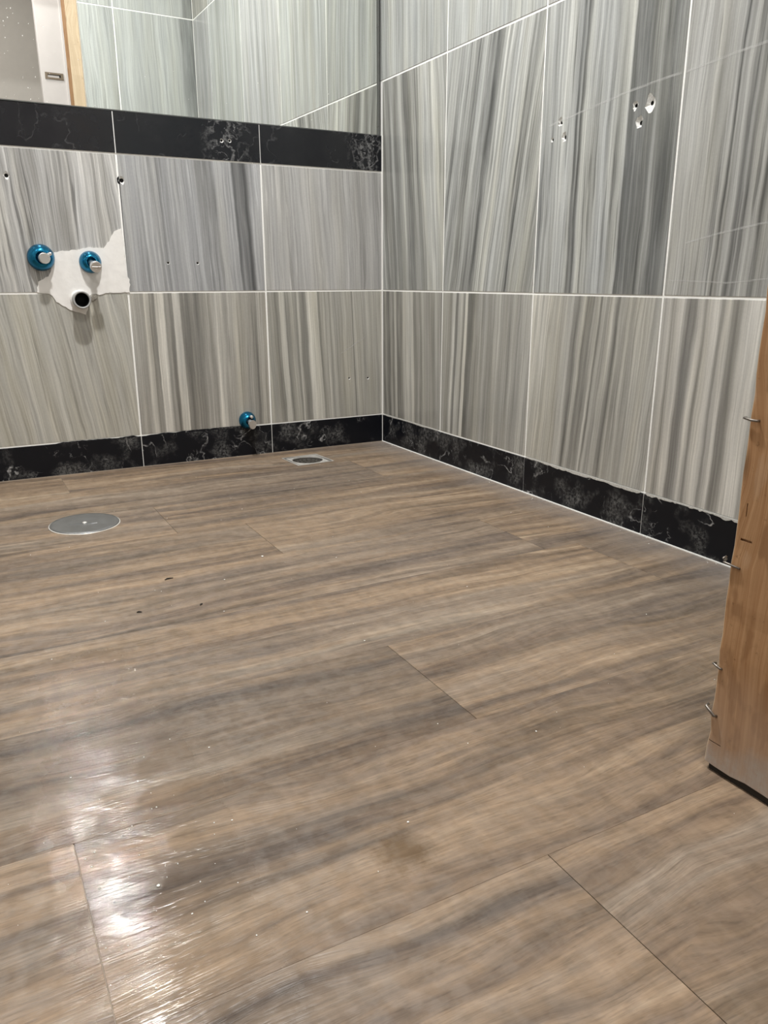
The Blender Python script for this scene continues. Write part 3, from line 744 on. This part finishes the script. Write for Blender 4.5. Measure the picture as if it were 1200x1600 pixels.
def spindle_c(t, R):     # short spindle with a flattened pear-shaped key head
    link('spindle', lathe([(.0070, .006), (.0070, .036), (.0058, .037), (.0058, .040)], 20), M['chrome'], t, rot=(0.08, 0.05, 0), smooth=True)
    bmn = bmesh.new(); out = []
    for i in range(24):
        a = 2*PI*i/24; q = .0125*(1+0.32*max(0, -math.sin(a))**3)
        out.append((q*math.cos(a)*(.95 if math.sin(a) < 0 else 1), q*math.sin(a)-.004))
    lo = [bmn.verts.new((p[0], p[1], .039)) for p in out]; hi = [bmn.verts.new((p[0]*.93, p[1]*.93, .046)) for p in out]
    for i in range(24):
        j = (i+1) % 24; bmn.faces.new((lo[i], lo[j], hi[j], hi[i]))
    bmn.faces.new(hi); bmn.faces.new(lo[::-1])
    link('key_head', bm_mesh(bmn), M['chrome'], t, (.002, -.002, 0))
    link('top_nib', lathe([(.0045, 0), (.0045, .009), (.0035, .010), (0, .010)], 16), M['chrome'], t, (.001, .0155, .034), smooth=True)

valve('stop_valve', -1.003, .5775, .0335, .03, 0, 'blue-collared stop valve left of the plaster patch, with stubby slotted chrome plug', spindle_a)
valve('stop_valve', -.8825, .5675, .0285, .03, 0, 'blue-collared stop valve standing on the white plaster patch, with long leaning chrome spindle', spindle_b)
valve('stop_valve', -.4715, .110, .0265, .03, 0, 'small blue-collared stop valve low on the wall, touching the black baseboard', spindle_c)
wp = thing('waste_pipe', (-.9185, -0.0005, .4715), 'open grey waste pipe stub with dark bore at the foot of the plaster patch', 'pipe', rot=(PI/2, 0, 0))
link('pipe_wall', lathe([(.0215, 0), (.0215, .031), (.0228, .032), (.0232, .036), (.0228, .040), (.0222, .0415), (.0195, .0418), (.0180, .040), (.0178, .036)], 36), M['pvc'], wp, smooth=True)
link('pipe_bore', lathe([(.0178, .0375), (.0176, .002), (0, .002)], 36), M['bore_shade'], wp, smooth=True)
link('pipe_collar', lathe([(.0235, 0), (.0250, .002), (.0242, .0055), (.0216, .007)], 30), M['plaster'], wp, smooth=True)

# ------------------------------------------------------------------ floor drain and clean-out cover
fd = thing('floor_drain', (drain_c[0], drain_c[1], 0.0), 'small square metal floor drain set in the planks near the corner', 'drain', rot=(0, 0, drain_rot))
def sqpts(s): return [(-s, -s), (s, -s), (s, s), (-s, s)]
def circ(r_, n=32): return [(r_*math.cos(2*PI*i/n), r_*math.sin(2*PI*i/n)) for i in range(n)]
link('outer_frame', flat_plate(sqpts(DS-.0006), [sqpts(DS-.0045)], .005), M['steel_light'], fd, (0, 0, .0004))
link('shadow_gap', flat_plate(sqpts(DS-.0048), [circ(.046)], .001), M['dirt_and_shade'], fd, (0, 0, -.004))  # dark sheet painted in for the shade between frame and plate
link('inner_plate', flat_plate(sqpts(DS-.0105), [circ(.0460)], .004), M['steel_light'], fd, (0, 0, -.0006))
gr_holes = []
for rad, n in ((.012, 5), (.024, 10), (.036, 16)):
    for i in range(n):
        a = 2*PI*i/n
        gr_holes.append([(rad*math.cos(a)+.0032*math.cos(q*PI/4), rad*math.sin(a)+.0032*math.sin(q*PI/4)) for q in range(8)])
link('strainer', flat_plate(circ(.0458), gr_holes, .0015), M['grime'], fd, (0, 0, -.0062))
link('sump', lathe([(.046, -.008), (.044, -.030), (0, -.032)], 28), M['bore_shade'], fd)

cc = thing('cleanout_cover', (-1.030, -0.512, 0.0), 'round grey steel clean-out cover on the planks with a central screw', 'cover', rot=(0.018, 0, 0.25))
link('cover_disc', lathe([(.0700, .0002), (.0725, .0014), (.0730, .0026), (.0722, .0034), (.066, .0036), (.030, .0032), (.012, .0026), (0, .0026)], 56), M['steel'], cc, smooth=True)
link('rim', lathe([(.0735, 0), (.0760, .0004), (.0752, .0016), (.0733, .0018)], 56), M['steel_light'], cc, smooth=True)
link('cover_screw', lathe([(.0052, .0024), (.0050, .0044), (.0036, .0054), (.0012, .0054), (0, .0046)], 18), M['steel_light'], cc, smooth=True)
bmn = bmesh.new(); tube_bm(bmn, [(-.035, .004, .0032), (-.015, .006, .0030), (.010, -.012, .0030), (.022, -.016, .0033)], .0009, 6)
link('scratch_ridge', bm_mesh(bmn), M['steel'], cc)

# ------------------------------------------------------------------ timber stud of the doorway
st = thing('door_stud', (DX1, YF-0.020, 0.0080), 'rough timber stud at the right of the doorway, nails along its edge and foot dusty', 'stud')
bm = bmesh.new(); box_bm(bm, 0, .050, -.092, 0, 0, 2.128)
es = [e for e in bm.edges if abs(e.verts[0].co.x) < 1e-6 and abs(e.verts[1].co.x) < 1e-6 and abs(e.verts[0].co.z-e.verts[1].co.z) > 1]
bmesh.ops.bevel(bm, geom=es, offset=.0045, segments=3, profile=.5, affect='EDGES')
for i in range(60):
    z = 2.128*(i+1)/61 if i > 30 else .62*(i+1)/32
    bmesh.ops.bisect_plane(bm, geom=bm.verts[:]+bm.edges[:]+bm.faces[:], plane_co=(0, 0, z), plane_no=(0, 0, 1))
for i in range(4):
    bmesh.ops.bisect_plane(bm, geom=bm.verts[:]+bm.edges[:]+bm.faces[:], plane_co=(0, -.016-.018*i, 0), plane_no=(0, 1, 0))
r = random.Random(5); zoff = {}
for v in bm.verts:
    k = round(v.co.z, 3)
    if k not in zoff: zoff[k] = (r.uniform(-.0012, .0012), r.uniform(-.0016, .0016))
    if v.co.x < .02: v.co.x += zoff[k][0]*0.25
    if v.co.y > -.03: v.co.y += zoff[k][1]*(0.5 if v.co.z > .05 else 1.5)
    if v.co.z < 1e-4: v.co.z += r.uniform(-.001, .0035)
stud_me = bm_mesh(bm)
so = link('timber', stud_me, M['timber'], st); so['seed'] = 3.3
# saw cut across the face and a split along the edge (real slots)
cut = bpy.data.objects.new('cutter', boxes((-.01, .0032, -.0215, -.0085, .2605, .2632), (-.01, .0030, -.0120, -.0108, .286, .300), (-.01, .0022, -.018, -.0025, .0275, .0290))); COL.objects.link(cut)
cut.matrix_world = Matrix.Translation((DX1, YF-0.020, 0.0080))
mod = so.modifiers.new('cut', 'BOOLEAN'); mod.operation = 'DIFFERENCE'; mod.object = cut; mod.solver = 'EXACT'
bpy.context.view_layer.update()
dg = bpy.context.evaluated_depsgraph_get()
me2 = bpy.data.meshes.new_from_object(so.evaluated_get(dg))
so.modifiers.clear(); so.data = me2
me2.materials.clear(); me2.materials.append(M['timber']); me2.materials.append(M['timber_pale'])
for p in me2.polygons:
    if p.normal.y > 0.6: p.material_index = 1
bpy.data.objects.remove(cut)
link('foot_gap_shade', boxes((.004, .048, -.090, -.004, -.008, .001)), M['dirt_and_shade'], st)  # dark block put in for the shaded gap under the stud
def nail(pts, R, name='nail'):
    bmn = bmesh.new(); tube_bm(bmn, pts, R, 8); return link(name, bm_mesh(bmn), M['nail'], st, smooth=True)
nail([(.001, .0030, .383), (-.0022, .0035, .3835), (-.0030, -.004, .3825), (-.0028, -.011, .3825), (.001, -.012, .3825)], .0013, 'staple')
nail([(.002, .006, .236), (-.003, .005, .2335), (-.0018, -.001, .2325), (-.0012, -.013, .2315)], .0012)
nail([(.0, .0045, .2395), (-.003, .0060, .2375), (-.002, .0045, .2325)], .0012, 'staple')
nail([(.001, .0042, .0685), (-.0035, .0035, .0680), (-.0030, -.0070, .0605), (.001, -.0085, .0600)], .0017, 'staple')
nail([(.002, .0020, .1185), (-.0018, .0030, .1190), (-.0016, -.006, .1160), (.002, -.008, .1155)], .0013, 'staple')

# ------------------------------------------------------------------ hall side, seen in the mirror
trim_2 = struct('trim_2', boxes((-.575, -.425, -2.66, -2.615, 0, 2.30), bevel=.002), M['whitepaint'])
link('casing_step', boxes((-.452, -.425, -2.6149, -2.609, 0, 2.30), bevel=.001), M['whitepaint'], trim_2)
kp = link('strike_plate', plate(rect(-.046, .046, -.016, .016), [rect(-.033, .033, -.007, .007)], .003), M['brass'], trim_2, (-.510, -2.6115, 1.560), (0, 0, PI))
link('recess_shade', boxes((-.033, -.024, .0012, .003, -.007, .007), (-.033, .033, .0012, .003, .004, .007)), M['dirt_and_shade'], kp)  # dark strips stand in for shade along two edges of the slot

# ------------------------------------------------------------------ lamp fittings
for (x, y, lab) in ((-.90, -.88, 'round ceiling downlight above the plank floor in front of the mirror'), (-1.95, -.88, 'added downlight ring for the fill lamp toward the left wall'), (-0.95, -2.36, 'added downlight ring for the hall fill lamp outside the doorway')):
    t = thing('ceiling_light', (x, y, CEIL), lab, 'light', 'ceiling downlights')  # left-wall and hall fittings are added to go with the fill lamps
    big = .17 if y < -2 else .075
    link('trim_ring', lathe([(big-.012, -.030), (big+.003, -.030), (big+.010, -.012), (big+.010, 0)], 36), M['whitepaint'], t, smooth=True)

# ------------------------------------------------------------------ small litter on the planks
r = random.Random(9); bm = bmesh.new()
spots = [(-.901, -1.724, .0020), (-.757, -.906, .004), (-1.141, -1.692, .0028), (-.683, -1.655, .0022), (-.306, -1.468, .002), (-.86, -.99, .002)]
for i in range(130):
    spots.append((r.uniform(-1.35, -.03), r.uniform(-2.0, -.05), r.choice([.0006, .0007, .0009, .0012, .0016])))
for i in range(45):
    spots.append((-1.15+r.gauss(0, .05), -1.66+r.gauss(0, .10), r.choice([.0007, .001, .0014])))
for i in range(50):
    spots.append((-.003-abs(r.gauss(0, .012)), r.uniform(-1.6, -.02), r.choice([.0008, .0012, .002])))
for x, y, R in spots:
    R *= 0.6
    if DX1-.002 < x and y < YF+.01: continue
    if abs(x-drain_c[0]) < .07 and abs(y-drain_c[1]) < .07: continue
    q = bmesh.ops.create_icosphere(bm, subdivisions=1, radius=R)
    a = r.uniform(.7, 1.5)
    for v in q['verts']: v.co = Vector((v.co.x*a+x, v.co.y+y, v.co.z*.6+R*.45))
o = link('plaster_crumbs', bm_mesh(bm), M['speck']); tag(o, 'white plaster crumbs scattered over the brown plank floor', 'debris', kind='stuff')
def chipdirt(x, y, a, L, lab, name='dirt_flake'):
    bmn = bmesh.new()
    pts = [(-L/2, 0, .0009), (-L/6, L*.08, .0015), (L/6, L*.02, .0012), (L/2, -L*.1, .0009)]
    tube_bm(bmn, pts, [.0007, .0013, .0012, .0006], 6)
    o = link(name, bm_mesh(bmn), M['dirt_and_shade'], None, (x, y, 0), (0, 0, a)); tag(o, lab, 'debris', 'dark flakes lying on the planks')
chipdirt(-.948, -.939, .3, .016, 'thin dark flake on the planks right of the clean-out cover')
chipdirt(-1.027, -1.066, -.2, .008, 'tiny dark flake on the planks in front of the clean-out cover')
chipdirt(-.929, -1.083, .9, .007, 'round dark flake further out on the open planks')
